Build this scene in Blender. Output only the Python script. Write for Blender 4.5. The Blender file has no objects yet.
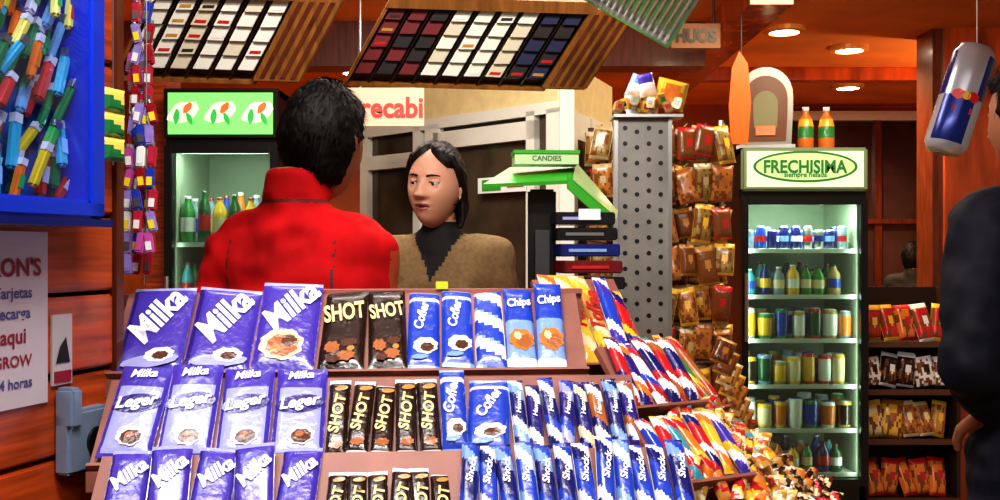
import bpy, bmesh, math, random
from mathutils import Matrix, Vector, noise
random.seed(7)
S=bpy.context.scene
C=bpy.context.collection
def lin(c):
    return tuple(((x/255.)/12.92 if x/255.<=.04045 else ((x/255.+.055)/1.055)**2.4) for x in c)
MATS={}
def mat(name,rgb,rough=.5,metal=0,emit=0,noise_amt=0,nscale=20,bump=0,coat=0,alpha=None,stretch=None,spec=None):
    if name in MATS: return MATS[name]
    m=bpy.data.materials.new(name); m.use_nodes=True
    nt=m.node_tree; b=nt.nodes['Principled BSDF']
    c=lin(rgb)+(1,)
    b.inputs['Base Color'].default_value=c
    b.inputs['Roughness'].default_value=rough
    b.inputs['Metallic'].default_value=metal
    if coat: b.inputs['Coat Weight'].default_value=coat; b.inputs['Coat Roughness'].default_value=.12
    if spec is not None: b.inputs['Specular IOR Level'].default_value=spec
    if emit:
        b.inputs['Emission Color'].default_value=c
        b.inputs['Emission Strength'].default_value=emit
    if noise_amt or bump:
        tc=nt.nodes.new('ShaderNodeTexCoord'); mp=nt.nodes.new('ShaderNodeMapping')
        nt.links.new(tc.outputs['Object'],mp.inputs[0])
        if stretch: mp.inputs['Scale'].default_value=stretch
        n=nt.nodes.new('ShaderNodeTexNoise'); n.inputs['Scale'].default_value=nscale; n.inputs['Detail'].default_value=5
        nt.links.new(mp.outputs[0],n.inputs['Vector'])
        if noise_amt:
            r=nt.nodes.new('ShaderNodeValToRGB')
            lo=tuple(x*(1-noise_amt) for x in c[:3])+(1,); hi=tuple(min(1,x*(1+noise_amt)) for x in c[:3])+(1,)
            r.color_ramp.elements[0].color=lo; r.color_ramp.elements[1].color=hi
            r.color_ramp.elements[0].position=.3; r.color_ramp.elements[1].position=.7
            nt.links.new(n.outputs['Fac'],r.inputs[0]); nt.links.new(r.outputs[0],b.inputs['Base Color'])
        if bump:
            bp=nt.nodes.new('ShaderNodeBump'); bp.inputs['Strength'].default_value=bump; bp.inputs['Distance'].default_value=.01
            nt.links.new(n.outputs['Fac'],bp.inputs['Height']); nt.links.new(bp.outputs[0],b.inputs['Normal'])
    MATS[name]=m; return m
def glass(name,rgb,trans=.85,rough=.03):
    if name in MATS: return MATS[name]
    m=bpy.data.materials.new(name); m.use_nodes=True; nt=m.node_tree
    nt.nodes.clear()
    o=nt.nodes.new('ShaderNodeOutputMaterial'); mx=nt.nodes.new('ShaderNodeMixShader')
    t=nt.nodes.new('ShaderNodeBsdfTransparent'); g=nt.nodes.new('ShaderNodeBsdfGlossy')
    t.inputs[0].default_value=lin(rgb)+(1,); g.inputs['Roughness'].default_value=rough
    g.inputs[0].default_value=(.9,.9,.9,1)
    mx.inputs[0].default_value=1-trans
    nt.links.new(t.outputs[0],mx.inputs[1]); nt.links.new(g.outputs[0],mx.inputs[2]); nt.links.new(mx.outputs[0],o.inputs[0])
    MATS[name]=m; return m
def wrap(name,rgb): return mat('foil_'+name,rgb,rough=.26,coat=.5,bump=.3,nscale=60)

TC={}
def textgeo(s,shear=0.,bold=0.):
    k=(s,shear,bold)
    if k in TC: return TC[k]
    cu=bpy.data.curves.new('t','FONT'); cu.body=s; cu.size=1; cu.shear=shear; cu.offset=bold
    cu.align_x='CENTER'; cu.align_y='CENTER'; cu.resolution_u=3
    ob=bpy.data.objects.new('t',cu); C.objects.link(ob)
    bpy.context.view_layer.update()
    me=ob.evaluated_get(bpy.context.evaluated_depsgraph_get()).to_mesh()
    v=[tuple(x.co) for x in me.vertices]; f=[tuple(p.vertices) for p in me.polygons]
    bpy.data.objects.remove(ob)
    xs=[a[0] for a in v]; ys=[a[1] for a in v]
    cx=(min(xs)+max(xs))/2; cy=(min(ys)+max(ys))/2; w=max(xs)-min(xs)
    v=[((a[0]-cx)/w,(a[1]-cy)/w) for a in v]
    TC[k]=(v,f); return TC[k]
def fr(o,u,v,w):
    return Matrix(((u[0],v[0],w[0],o[0]),(u[1],v[1],w[1],o[1]),(u[2],v[2],w[2],o[2]),(0,0,0,1)))
T=lambda x,y,z: Matrix.Translation((x,y,z))
def R(a,ax='Z'): return Matrix.Rotation(math.radians(a),4,ax)
class MB:
    def __init__(s): s.v=[];s.f=[];s.m=[];s.ml=[]
    def mi(s,m):
        if m not in s.ml: s.ml.append(m)
        return s.ml.index(m)
    def add(s,vs,fs,m,M=None):
        b=len(s.v)
        for q in vs:
            q=Vector(q)
            s.v.append(tuple(M@q if M is not None else q))
        for i,f in enumerate(fs):
            s.f.append(tuple(b+j for j in f)); s.m.append(s.mi(m[i] if isinstance(m,list) else m))
    def box(s,c,d,m,M=None,ch=0):
        x,y,z=d[0]/2,d[1]/2,d[2]/2
        if ch<=0:
            vs=[(c[0]+a*x,c[1]+b*y,c[2]+e*z) for a in(-1,1) for b in(-1,1) for e in(-1,1)]
            s.add(vs,[(0,1,3,2),(4,6,7,5),(0,4,5,1),(2,3,7,6),(0,2,6,4),(1,5,7,3)],m,M)
        else:
            bm=bmesh.new(); bmesh.ops.create_cube(bm,size=1)
            for v in bm.verts: v.co=Vector((c[0]+v.co.x*2*x,c[1]+v.co.y*2*y,c[2]+v.co.z*2*z))
            bmesh.ops.bevel(bm,geom=bm.edges[:],offset=ch,segments=2,affect='EDGES')
            bm.verts.index_update()
            s.add([v.co[:] for v in bm.verts],[tuple(v.index for v in f.verts) for f in bm.faces],m,M); bm.free()
    def bb(s,x0,x1,y0,y1,z0,z1,m,M=None,ch=0):
        s.box(((x0+x1)/2,(y0+y1)/2,(z0+z1)/2),(x1-x0,y1-y0,z1-z0),m,M,ch)
    def slab(s,quad,t,m):
        q=[Vector(p) for p in quad]; n=(q[1]-q[0]).cross(q[3]-q[0]).normalized()*t
        s.add([tuple(p) for p in q]+[tuple(p+n) for p in q],[(3,2,1,0),(4,5,6,7),(0,1,5,4),(1,2,6,5),(2,3,7,6),(3,0,4,7)],m)
    def lathe(s,prof,m,M=None,n=16):
        vs=[];fs=[];ms=[]
        for r,z in prof:
            for i in range(n):
                a=2*math.pi*i/n; vs.append((r*math.cos(a),r*math.sin(a),z))
        for k in range(len(prof)-1):
            for i in range(n):
                j=(i+1)%n
                fs.append((k*n+i,k*n+j,(k+1)*n+j,(k+1)*n+i)); ms.append(m[k] if isinstance(m,list) else m)
        fs.append(tuple(reversed(range(n)))); ms.append(ms[0])
        fs.append(tuple((len(prof)-1)*n+i for i in range(n))); ms.append(ms[-2])
        s.add(vs,fs,ms,M)
    def tube(s,p,q,r,m,M=None,n=8):
        p=Vector(p);q=Vector(q);d=q-p
        rot=d.to_track_quat('Z','Y').to_matrix().to_4x4()
        MM=Matrix.Translation(p)@rot
        if M is not None: MM=M@MM
        s.lathe([(r,0),(r,d.length)],m,MM,n)
    def pillow(s,M,w,l,t,fn,nx=8,ny=14,crimp=True):
        vs=[];fs=[];ms=[]
        for j in range(ny+1):
            for i in range(nx+1):
                u=i/nx-.5; v=j/ny-.5
                h=t*max(0,(1-abs(2*u)**4))**.5*max(0,(1-min(1,abs(2.12*v))**5))**.5
                ww=w
                if crimp and abs(v)<.4: ww*=.96
                vs.append((u*ww,v*l,h+.0008))
        for j in range(ny):
            for i in range(nx):
                a=j*(nx+1)+i
                fs.append((a,a+1,a+nx+2,a+nx+1)); ms.append(fn((i+.5)/nx-.5,(j+.5)/ny-.5))
        s.add(vs,fs,ms,M)
        s.add([(-w/2,-l/2,0),(w/2,-l/2,0),(w/2,l/2,0),(-w/2,l/2,0)],[(3,2,1,0)],fn(0,.4),M)
    def disc(s,M,rx,ry,m,n=20,wob=0):
        s.add([(rx*math.cos(2*math.pi*i/n)*(1+wob*math.sin(i*2.1)),ry*math.sin(2*math.pi*i/n)*(1+wob*math.cos(i*1.7)),0) for i in range(n)],[tuple(range(n))],m,M)
    def text(s,M,st,width,m,rot=0,shear=0,bold=.02,sy=1):
        v,f=textgeo(st,shear,bold)
        a=math.radians(rot);ca,sa=math.cos(a),math.sin(a)
        vs=[((x*ca-y*sy*sa)*width,(x*sa+y*sy*ca)*width,0) for x,y in v]
        s.add(vs,f,m,M)
    def build(s,name,parent=None,smooth=False,M=None):
        me=bpy.data.meshes.new(name); me.from_pydata(s.v,[],s.f)
        for m in s.ml: me.materials.append(m)
        me.polygons.foreach_set('material_index',s.m)
        if smooth: me.polygons.foreach_set('use_smooth',[True]*len(me.polygons))
        me.update()
        ob=bpy.data.objects.new(name,me); C.objects.link(ob)
        if M is not None: ob.matrix_world=M
        if parent: ob.parent=parent
        return ob
def empty(name,M=None):
    e=bpy.data.objects.new(name,None); C.objects.link(e); e.empty_display_size=.1
    if M is not None: e.matrix_world=M
    return e
def area(name,loc,target,sx,sy,power,col=(1,1,1)):
    l=bpy.data.lights.new(name,'AREA'); l.shape='RECTANGLE'; l.size=sx; l.size_y=sy; l.energy=power; l.color=col
    o=bpy.data.objects.new(name,l); C.objects.link(o); o.location=loc
    o.rotation_euler=(Vector(target)-Vector(loc)).to_track_quat('-Z','Y').to_euler()
    return o

# ---------------- materials
wood=mat('orange_wood',(190,80,34),rough=.35,noise_amt=.45,nscale=6,stretch=(1,1,14),coat=.3)
woodC=mat('column_wood',(176,76,32),rough=.25,noise_amt=.55,nscale=2.5,stretch=(4,4,.8),coat=.5)
woodD=mat('brown_wood',(100,46,24),rough=.35,noise_amt=.4,nscale=6,stretch=(8,8,1),coat=.3)
woodG=mat('golden_wood',(140,88,38),rough=.4,noise_amt=.35,nscale=10,stretch=(8,1,1))
woodP=mat('pink_wood',(142,88,76),rough=.5,noise_amt=.2,nscale=15)
black=mat('black_plastic',(16,16,18),rough=.35)
dark=mat('dark_gap',(22,12,8),rough=.8)
white=mat('white_paint',(220,220,210),rough=.45)
cream=mat('cream_panel',(222,202,150),rough=.5,noise_amt=.08)
silver=mat('brushed_metal',(190,190,190),rough=.28,metal=.9)
grey=mat('grey_metal',(150,148,142),rough=.45,metal=.4,noise_amt=.2,nscale=5)
# ---------------- room
def single(name,x0,x1,y0,y1,z0,z1,m):
    b=MB(); b.bb(x0,x1,y0,y1,z0,z1,m); return b.build(name)
floorm=mat('floor_tile',(150,120,92),rough=.25,noise_amt=.25,nscale=3)
ceilm=mat('ceiling_paint',(214,120,50),rough=.6,noise_amt=.45,nscale=1.0)
wallm=mat('wall_paint',(164,86,40),rough=.55,noise_amt=.5,nscale=1.5)
single('floor',-3.2,4.2,-1.5,9.2,-.05,0,floorm)
single('ceiling',-3.2,4.2,-1.5,9.2,2.75,2.8,ceilm)
single('wall_back',-3.2,4.2,8.8,8.9,0,2.75,wallm)
single('wall_left',-2.9,-2.8,2.6,8.8,0,2.75,wallm)
single('wall_right',3.9,4.0,5.9,8.8,0,2.75,wallm)
b=MB(); gl=mat('dark_window_glass',(62,44,44),rough=.12,noise_amt=.9,nscale=1.6)
b.bb(2.1,3.85,8.76,8.8,1.0,2.62,gl)
for x in (2.1,2.75,3.3,3.85): b.bb(x-.03,x+.03,8.72,8.8,.95,2.66,woodD)
b.bb(2.05,3.9,8.7,8.8,2.6,2.68,white); b.bb(2.05,3.9,8.7,8.8,1.7,1.74,woodD); b.bb(2.05,3.9,8.7,8.8,.95,1.0,woodD)
b.build('window_1')
b=MB(); b.bb(1.15,1.35,4.6,8.7,2.6,2.748,woodC); b.bb(-2.8,1.15,5.6,5.8,2.5,2.748,woodD); b.bb(1.35,3.9,7.0,7.12,2.66,2.748,woodC)
b.build('trim_1')
b=MB()
b.bb(2.56,3.6,5.75,6.1,0,2.75,woodC); b.bb(2.50,2.56,5.78,6.0,0,2.75,woodD)
b.build('trim_2')
b=MB(); b.bb(-1.68,-1.58,4.75,4.95,0,2.75,wood); b.build('trim_3')
lampm=mat('lamp_glow',(255,240,210),emit=20)
ring=mat('lamp_ring',(240,170,90),rough=.3,metal=.3)
def spot(name,loc,target,power,size,col):
    l=bpy.data.lights.new(name,'SPOT'); l.energy=power; l.spot_size=size; l.spot_blend=.6; l.color=col; l.shadow_soft_size=.05
    o=bpy.data.objects.new(name,l); C.objects.link(o); o.location=loc
    o.rotation_euler=(Vector(target)-Vector(loc)).to_track_quat('-Z','Y').to_euler(); return o
for i,(x,y) in enumerate([(1.64,5.77),(2.2,6.3),(2.7,7.76),(-1.03,7.1),(.4,6.4),(-1.9,5.6)]):
    b=MB(); M=T(x,y,2.72)
    b.lathe([(.12,.03),(.12,.005),(.085,0),(.08,.02)],ring,M,24); b.lathe([(.08,.008),(.08,.002)],lampm,M,24)
    b.build('ceiling_downlight',smooth=False)
    spot('downlight_bulb',(x,y,2.70),(x,y,0),105,2.6,(1,.70,.38))
for (x,y,z) in [(2.95,6.22,1.75),(.1,5.0,2.29)]:  # upward spots added to brighten the ceiling, with invented housings
    b=MB(); b.lathe([(.03,-.02),(.07,.04),(.075,.05)],[silver,silver],T(x,y,z),16)
    if y>6: b.bb(x-.02,x+.02,6.10,y,z-.02,z+.01,silver)
    b.build('uplighter_sconce'); spot('uplighter_bulb',(x,y,z+.07),(x+.0,y+.15,2.75),46 if y>6 else 12,2.5,(1,.68,.36))

# ---------------- left board wall
Lw=T(-.575,1.15,0)@R(73.6)
b=MB(); z=0
while z<2.3:
    b.bb(-.6,.2,0,.03,z+.003,z+.098,wood,Lw,ch=.003); z+=.101
b.bb(-.6,.2,.03,.04,0,2.3,dark,Lw); b.bb(.2,.215,-.005,.05,0,2.3,woodD,Lw)
b.build('wall_left_panel')
blu=mat('blue_plastic',(20,56,196),rough=.25,coat=.5); blud=mat('navy_plastic',(12,26,104),rough=.3,coat=.4)
sky_=mat('cabinet_back',(56,104,176),rough=.5)
cab=empty('lighter_display_cabinet')
Lc=Lw@T(-.022,0,0)
b=MB()
b.bb(-.13,.115,-.012,-.001,1.507,2.0,sky_,Lc)
b.bb(.09,.118,-.07,-.001,1.507,2.0,blu,Lc,ch=.004); b.bb(-.15,-.080,-.07,-.001,1.507,2.0,blud,Lc,ch=.004)
b.bb(-.15,.118,-.07,-.001,1.507,1.53,blu,Lc,ch=.004); b.bb(-.155,.124,-.075,-.001,1.498,1.507,blud,Lc)
b.bb(-.15,.118,-.07,-.001,1.98,2.0,blu,Lc,ch=.004)
b.build('cabinet_frame',cab)
cols=[(240,214,50),(60,190,90),(220,60,50),(235,235,235),(70,190,210),(244,130,40),(190,80,160),(250,236,110),(30,130,70),(150,205,235)]
pal=[mat('bright_%d'%i,c,rough=.3,coat=.3) for i,c in enumerate(cols)]
b=MB()
for k in range(11):
    zz=1.545+k*.041
    x=-.075
    while x<.085:
        w=random.uniform(.012,.02); h=random.uniform(.045,.07)
        if random.random()<.93:
            M=Lc@T(x+w/2,-.02-random.random()*.03,zz+.01+random.uniform(-.01,.01))@R(random.uniform(10,35),'Y')@R(random.uniform(-15,15),'X')
            m=random.choice(pal+[pal[4],pal[0],pal[1],pal[9]]); b.box((0,0,0),(w*.7,.011,h*.8),m,M,ch=.003); b.box((0,0,h*.46),(w*.6,.009,h*.16),random.choice([silver,pal[3]]),M)
            if random.random()<.5: b.box((0,-.006,0),(w*.5,.001,h*.3),random.choice(pal),M)
        x+=w*1.1
b.build('lighters',cab)
b=MB(); b.bb(-.08,.09,-.066,-.064,1.53,1.98,glass('cabinet_glass',(235,240,255),.93),Lc); b.build('glass_pane',cab)
area('cabinet_light',tuple(Lc@Vector((0,-.055,1.975))),tuple(Lc@Vector((0,-.03,1.5))),.16,.012,.6,(1,1,1)).parent=cab
# poster
b=MB(); b.bb(-.06,.072,-.004,-.001,1.285,1.492,mat('poster_paper',(206,196,206),rough=.6),Lw)
redt=mat('poster_red',(150,24,50)); blt=mat('poster_blue',(80,80,140))
P=Lw@T(.02,-.005,1.45)@R(90,'X')
b.text(P,"RON'S",.08,redt,bold=.03)
for k,(s_,w) in enumerate([("Tarjetas",.06),("recarga",.055),("aqui",.04),("GROW",.06),("24 horas",.06)]):
    b.text(Lw@T(.015,-.005,1.418-k*.026)@R(90,'X'),s_,w,[blt,blt,redt,redt,blt][k])
b.build('wall_poster')
b=MB(); b.bb(.08,.115,-.004,-.001,1.303,1.39,mat('sign_paper',(196,190,194)),Lw)
b.add([(.085,-.005,1.33),(.11,-.005,1.33),(.103,-.005,1.362),(.092,-.005,1.35)],[(0,1,2,3)],mat('sign_ink',(20,18,20)),Lw)
b.bb(.083,.112,-.0055,-.004,1.306,1.32,redt,Lw); b.build('notice_sign')
b=MB(); bk=mat('bracket_metal',(140,160,190),rough=.4,metal=.3)
b.bb(.085,.165,-.024,-.001,1.192,1.27,bk,Lw,ch=.004); b.bb(.085,.105,-.03,-.001,1.25,1.30,bk,Lw,ch=.004)
b.lathe([(.018,0),(.018,.004),(.012,.004)],black,Lw@T(.135,-.024,1.228)@R(90,'X'),20); b.build('coin_box')
hs=empty('hanging_lighter_strips')
b=MB()
for (x,y,z0,z1) in [(-.535,1.42,1.44,1.60),(-.512,1.44,1.42,1.84),(-.495,1.40,1.47,1.66),(-.522,1.45,1.5,1.74)]:
    z=z1; b.tube((x,y,z0),(x,y,2.2),.0009,silver)
    while z>z0:
        for dx in (-.008,.008):
            M=T(x+dx+random.uniform(-.003,.003),y-.006,z)@R(random.uniform(-14,14),'Y')
            m=random.choice([wrap('pinkred',(180,40,66)),pal[6],wrap('bluex',(40,60,170)),wrap('lilac',(150,130,200)),wrap('crimson',(150,20,40)),wrap('lilac',(150,130,200)),wrap('pinkred',(200,40,70)),pal[3]])
            b.box((0,0,0),(.012,.008,.03),m,M,ch=.002); b.box((0,-.0045,-.004),(.008,.001,.012),random.choice([pal[3],pal[0],silver,m]),M)
            b.lathe([(.003,.015),(.003,.021)],[silver],M,8) if False else b.tube((0,0,.015),(0,0,.02),.003,silver,M)
        z-=.03
b.build('strips',hs,smooth=False)
b=MB()
for i in range(3):
    M=Lw@T(.16,-.03,1.60+.032*i)@R(90,'X')
    b.pillow(M,.045,.03,.006,lambda u,v:[pal[8],pal[7]][int((v+u*.5)>0)],6,6)
b.tube((0.16,-.03,1.58),(.16,-.03,2.3),.001,silver,Lw); b.build('blister_cards',hs)

# ---------------- candy display
D=T(0,1.30,0)@R(5)
disp=empty('candy_display_counter')
b=MB()
b.bb(-.53,.26,-.26,.2,0,1.09,woodD,D)
b.bb(.1,.52,1.14,1.56,0,1.08,woodD)
def slope(b,M,x0,x1,y,z,L,rec=45,mt=woodP,lip=.009):
    V=M@T(0,y,z)@R(rec,'X')
    b.bb(x0,x1,-.002,L,-.012,-.003,mt,V); b.bb(x0,x1,-.006,-.002,-.012,lip,mt,V)
for (x0,x1,y,z,L) in [(-.52,.13,.08,1.304,.15),(-.5,.18,-.06,1.212,.13),(-.47,.215,-.20,1.142,.13)]:
    slope(b,D,x0,x1,y,z,L)
    b.bb(x0+.005,x1-.005,y+.01,y+.06,1.0,z-.004,woodD,D); b.bb(x0,x1,y-.009,y+.0,z-.03,z-.006,woodP,D)
b.bb(-.53,.14,.192,.205,1.0,1.405,woodP,D); b.bb(-.25,.14,.186,.211,1.405,1.412,mat('rail_rose',(160,96,86)),D)
b.build('stepped_shelves',disp)
tag=mat('price_tag',(206,220,50),rough=.5)
b=MB()
for (x,y,z) in [(-.07,.184,1.418),(-.13,.067,1.29),(-.045,-.07,1.21),(.16,-.07,1.2)]:
    b.box((x,y,z),(.018,.003,.011),tag,D)
b.build('price_tags',disp)
PU=wrap('purple',(70,54,168)); PD=wrap('purple_dark',(42,32,118)); LI=wrap('lilac_pale',(156,160,216)); WH=wrap('white',(230,230,236)); BR=wrap('chocolate',(84,44,26)); BD=wrap('dark_choc',(38,20,14))
BL=wrap('blue',(34,68,186)); BN=wrap('navy',(20,30,106)); LB=wrap('light_blue',(126,162,220)); RD=wrap('red',(190,34,40)); YE=wrap('yellow',(232,184,56)); OR=wrap('orange',(214,120,46)); GD=wrap('gold',(184,134,62)); GR=wrap('green',(46,136,70)); TE=wrap('teal',(60,152,172)); CA=wrap('caramel',(166,96,52)); CR=wrap('creamy',(226,210,168))
YT=mat('shot_text',(244,216,146),rough=.5); WT=mat('white_text',(240,240,246),rough=.5)
def f_milka(u,v):
    if v>.46: return LI
    return PU if u>-.44 else PD
def f_milka3(u,v):
    return PU if v<.44 else LI
def f_leger(u,v):
    if v>.26: return PU
    if v>.235: return WH
    if v<-.46 or abs(u)>.45: return PU
    return LI
def f_shot(u,v): return BD
def f_shots(u,v):
    if abs(v)>.45: return WH
    return BD
def f_blue(u,v):
    if .32<v<.36: return WH
    if v>.46 or v<-.46: return LB
    return BL
def f_cookie(u,v):
    if v<-.42: return WH
    return BL if v>.03 else LB
DISC={
 f_milka:[(.02,-.40,.42,.07,LI,.03),(.14,-.33,.22,.08,WH,.08),(.16,-.34,.12,.045,BR,.1)],
 f_milka3:[(-.06,-.24,.34,.17,CR,.08),(-.04,-.25,.25,.12,CA,.09),(.06,-.20,.12,.06,BR,.12),(-.14,-.3,.1,.04,OR,.1)],
 f_leger:[(0,.06,.44,.105,PD,0),(.05,-.29,.25,.10,WH,.1),(.06,-.30,.19,.075,BR,.08),(.03,-.28,.08,.03,CA,.1)],
 f_shot:[(-.2,-.25,.16,.07,CA,.15),(.15,-.2,.18,.05,BR,.15),(.1,-.36,.2,.06,CA,.15),(-.15,-.4,.15,.04,BR,.15),(.2,-.28,.08,.03,GD,.1)],
 f_shots:[(.0,-.34,.3,.05,CA,.15),(.1,.36,.3,.03,GD,0)],
 f_blue:[(.05,-.24,.36,.10,WH,.08),(.1,-.26,.2,.055,BR,.1),(-.1,-.38,.25,.03,LB,.1)],
 f_cookie:[(.0,-.2,.40,.13,OR,.1),(.08,-.22,.26,.08,CA,.14),(-.12,-.16,.12,.05,CR,.14)]}
def row(mb,M,x,y,z,items,rec=45,ji=2.5):
    for (w,L,t,fn,tx) in items:
        P=M@T(x+w/2,y,z+random.uniform(0,.004))@R(rec+random.uniform(-4,4),'X')@T(0,L/2,0)@R(random.uniform(-ji,ji),'Z')@R(random.uniform(-6,6),'Y')
        if w>.04: mb.pillow(P,w*.96,L,t,fn,14,24)
        else: mb.pillow(P,w*.96,L,t,fn,10,32)
        for q,(du,dv,rx,ry,m_,wb) in enumerate(DISC.get(fn,[])):
            mb.disc(P@T(du*w,dv*L,t+.0009+.0003*q)@R(8),rx*w,ry*L,m_,24,wb)
        if tx:
            for (st,tw,tm,rot,sh,du,dv,sy) in tx:
                mb.text(P@T(du*w,dv*L,t+.0026),st,tw,tm,rot,sh,.03,sy)
        x+=w
milk=lambda fn:(.0905,.15,.006,fn,[("Milka",.096,WT,60,.35,-.03,.12,1.25)])
leg=lambda w:(w,.138,.006,f_leger,[("Milka",w*.5,WT,5,.3,-.02,.39,1.1),("Leger",w*.78,WT,10,.3,0,.06,1.1)])
shotb=lambda w:(w,.15,.007,f_shot,[("SHOT",w*.88,YT,8,0,0,.18,2.0)])
shots=lambda:(.0285,.118,.007,f_shots,[("SHOT",.058,YT,82,.1,-.03,.04,.85)])
b=MB()
row(b,D,-.512,.08,1.304,[milk(f_milka),milk(f_milka),(.088,.152,.006,f_milka3,[("Milka",.092,WT,50,.3,0,.2,1.2)])])
row(b,D,-.49,-.06,1.216,[leg(.067) for _ in range(4)],ji=3.5)
row(b,D,-.455,-.20,1.146,[(.047,.13,.006,f_milka,[("Milka",.045,WT,45,.3,0,.22,1.2)]) for _ in range(5)],ji=4)
b.build('chocolate_tablets',disp,smooth=True)
b=MB()
row(b,D,-.243,.08,1.304,[shotb(.066),shotb(.056)])
row(b,D,-.221,-.06,1.212,[shots() for _ in range(5)],ji=4)
row(b,D,-.212,-.20,1.142,[(.024,.1,.006,f_shots,[("SHOT",.05,YT,82,.1,0,.02,.9)]) for _ in range(6)],ji=4)
b.build('chocolate_bars',disp,smooth=True)
def f_strp(a,b_,c):
    def f(u,v):
        k=(v*1.6+u*.35+.2)%1
        return a if k<.55 else (b_ if k<.8 else c)
    return f
def f_diag(u,v):
    k=(v*3+u*.5+1)%1
    return WH if k<.42 else (LB if k<.5 else BL)
b=MB()
bt=[("Cofler",.055,WT,80,.2,-.1,.14,.9)]
row(b,D,-.121,.08,1.304,[(.048,.15,.008,f_blue,bt),(.047,.15,.008,f_blue,bt),(.044,.15,.008,f_diag,None),(.044,.15,.008,f_cookie,[("Chips",.035,WT,10,.2,0,.25,1.4)]),(.042,.15,.008,f_cookie,[("Chips",.034,WT,10,.2,0,.25,1.4)])],ji=3)
row(b,D,-.078,-.06,1.216,[(.034,.125,.008,f_blue,bt),(.056,.115,.008,f_blue,[("Cofler",.05,WT,60,.2,0,.15,1.1)])]+[(.0207,.108,.009,f_strp(*c),[("Hamlet",.034,WT,84,.2,0,.12,.7)]) for c in [(BN,LB,WH),(PD,WH,BN),(BN,WH,BL),(PD,LI,BL),(BN,CR,PD),(CA,WH,BN),(BN,LB,BN),(PD,WH,CA)]],ji=5)
row(b,D,-.06,-.20,1.15,[(.0225,.125,.009,f_strp(*random.choice([(BN,WH,BL),(BL,WH,LB),(BL,BN,WH),(BN,LB,BL)])),[("Shock",.036,WT,82,.2,0,.17,.8)]) for _ in range(12)],ji=5)
b.build('candy_bars',disp,smooth=True)
b=MB(); sb=MB(); RT=mat('rtext',(180,30,30))
def flank(x,y,z,th,items,rec=45):
    M=T(x,y,0)@R(th)
    W=sum(i[0] for i in items); L=items[0][1]
    row(b,M,0,0,z,items,rec,ji=7)
    slope(sb,M,-.004,W+.004,0,z,L*.95,rec)
    sb.bb(0,W,.015,.05,1.0,z-.003,woodD,M)
flank(.100,1.445,1.302,22,[(.03,.184,.009,f_strp(YE,CR,OR),[("Toffee",.08,RT,80,.2,0,.05,1)]),(.03,.184,.009,f_strp(YE,CR,YE),[("Toffee",.08,RT,80,.2,0,.05,1)]),(.028,.18,.009,f_strp(GD,YE,CR),[("Toffee",.08,RT,80,.2,0,.05,1)]),(.024,.165,.009,f_strp(BL,PU,WH),None),(.024,.155,.009,f_strp(RD,BN,YE),None)])
flank(.178,1.335,1.258,30,[(.02,.115,.009,f_strp(*c),None) for c in [(RD,WH,BN),(PD,OR,WH),(WH,RD,BL),(BN,WH,RD),(RD,CA,WH),(BN,WH,RD)]])
flank(.252,1.41,1.24,36,[(.0155,.14,.007,f_strp(*c),None) for c in [(TE,WH,BL),(BL,TE,WH),(GR,YE,TE),(OR,RD,YE),(GR,CA,YE),(CA,RD,GD)]])
flank(.205,1.21,1.185,28,[(.018,.10,.009,f_strp(*c),None) for c in [(BL,WH,RD),(RD,WH,YE),(TE,RD,WH),(OR,RD,YE),(RD,BN,WH),(YE,OR,WH),(PU,WH,YE)]])
def heap(cx,cy,cz,rx,ry,n,pl,sl,size=.04):
    for i in range(n):
        dx=random.uniform(-1,1);dy=random.uniform(-1,1)
        z=cz-dx*sl+dy*.035+random.uniform(0,.018)
        P=T(cx+dx*rx,cy+dy*ry,z)@R(random.uniform(-50,50))@R(random.uniform(10,60),'X')@R(random.uniform(-25,25),'Y')
        c=random.choice(pl); b.pillow(P,size*random.uniform(.3,.5),size*random.uniform(.9,1.5),.007,f_strp(*c),8,12)
heap(.30,1.33,1.188,.062,.09,100,[(YE,OR,CR),(RD,CR,YE),(CR,RD,CA),(OR,GD,RD),(GD,CA,WH),(TE,GD,RD),(YE,BR,RD),(GD,YE,BR),(YE,CR,GD)],.03,.05)
heap(.405,1.36,1.116,.06,.10,100,[(BD,GD,BD),(GD,BR,BD),(CR,RD,BD),(BD,GD,RD),(BR,GD,OR),(BD,CR,BR)],.025,.04)
sb.bb(.21,.36,1.2,1.44,1.0,1.15,woodD); sb.bb(.35,.49,1.24,1.48,1.0,1.09,woodD)
b.build('assorted_sweets',disp,smooth=True); sb.build('side_steps',disp)

# green/black stand
gs=empty('chewing_gum_stand',T(.008,.11,.004))
grn=mat('green_plastic',(58,160,44),rough=.35,coat=.3)
b=MB()
b.bb(.04,.088,1.60,1.63,1.081,1.57,black,None,ch=.004)
b.bb(.0,.19,1.52,1.66,0.0,1.09,woodD)
b.bb(.052,.076,1.585,1.60,1.2,1.5,mat('grey_strip',(50,50,54)))
b.slab([(-.036,1.56,1.570),(.11,1.55,1.576),(.125,1.70,1.616),(.01,1.70,1.610)],.006,grn)
b.slab([(.108,1.55,1.578),(.182,1.57,1.512),(.196,1.66,1.530),(.125,1.70,1.620)],.007,grn)
b.slab([(.104,1.547,1.590),(.182,1.567,1.526),(.182,1.567,1.500),(.104,1.547,1.568)],.004,grn)
b.build('stand_body',gs)
b=MB()
bx_=T(.07,1.63,1.613)@R(4)
b.bb(-.055,.055,-.03,.03,0,.022,mat('gum_carton',(186,208,160),rough=.4),bx_); b.text(bx_@T(0,-.0305,.010)@R(90,'X'),"CANDIES",.05,mat('dkgreen',(40,90,50)))
b.bb(-.057,.057,-.032,.032,.018,.024,grn,bx_)
blk=wrap('blk',(20,20,26))
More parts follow.
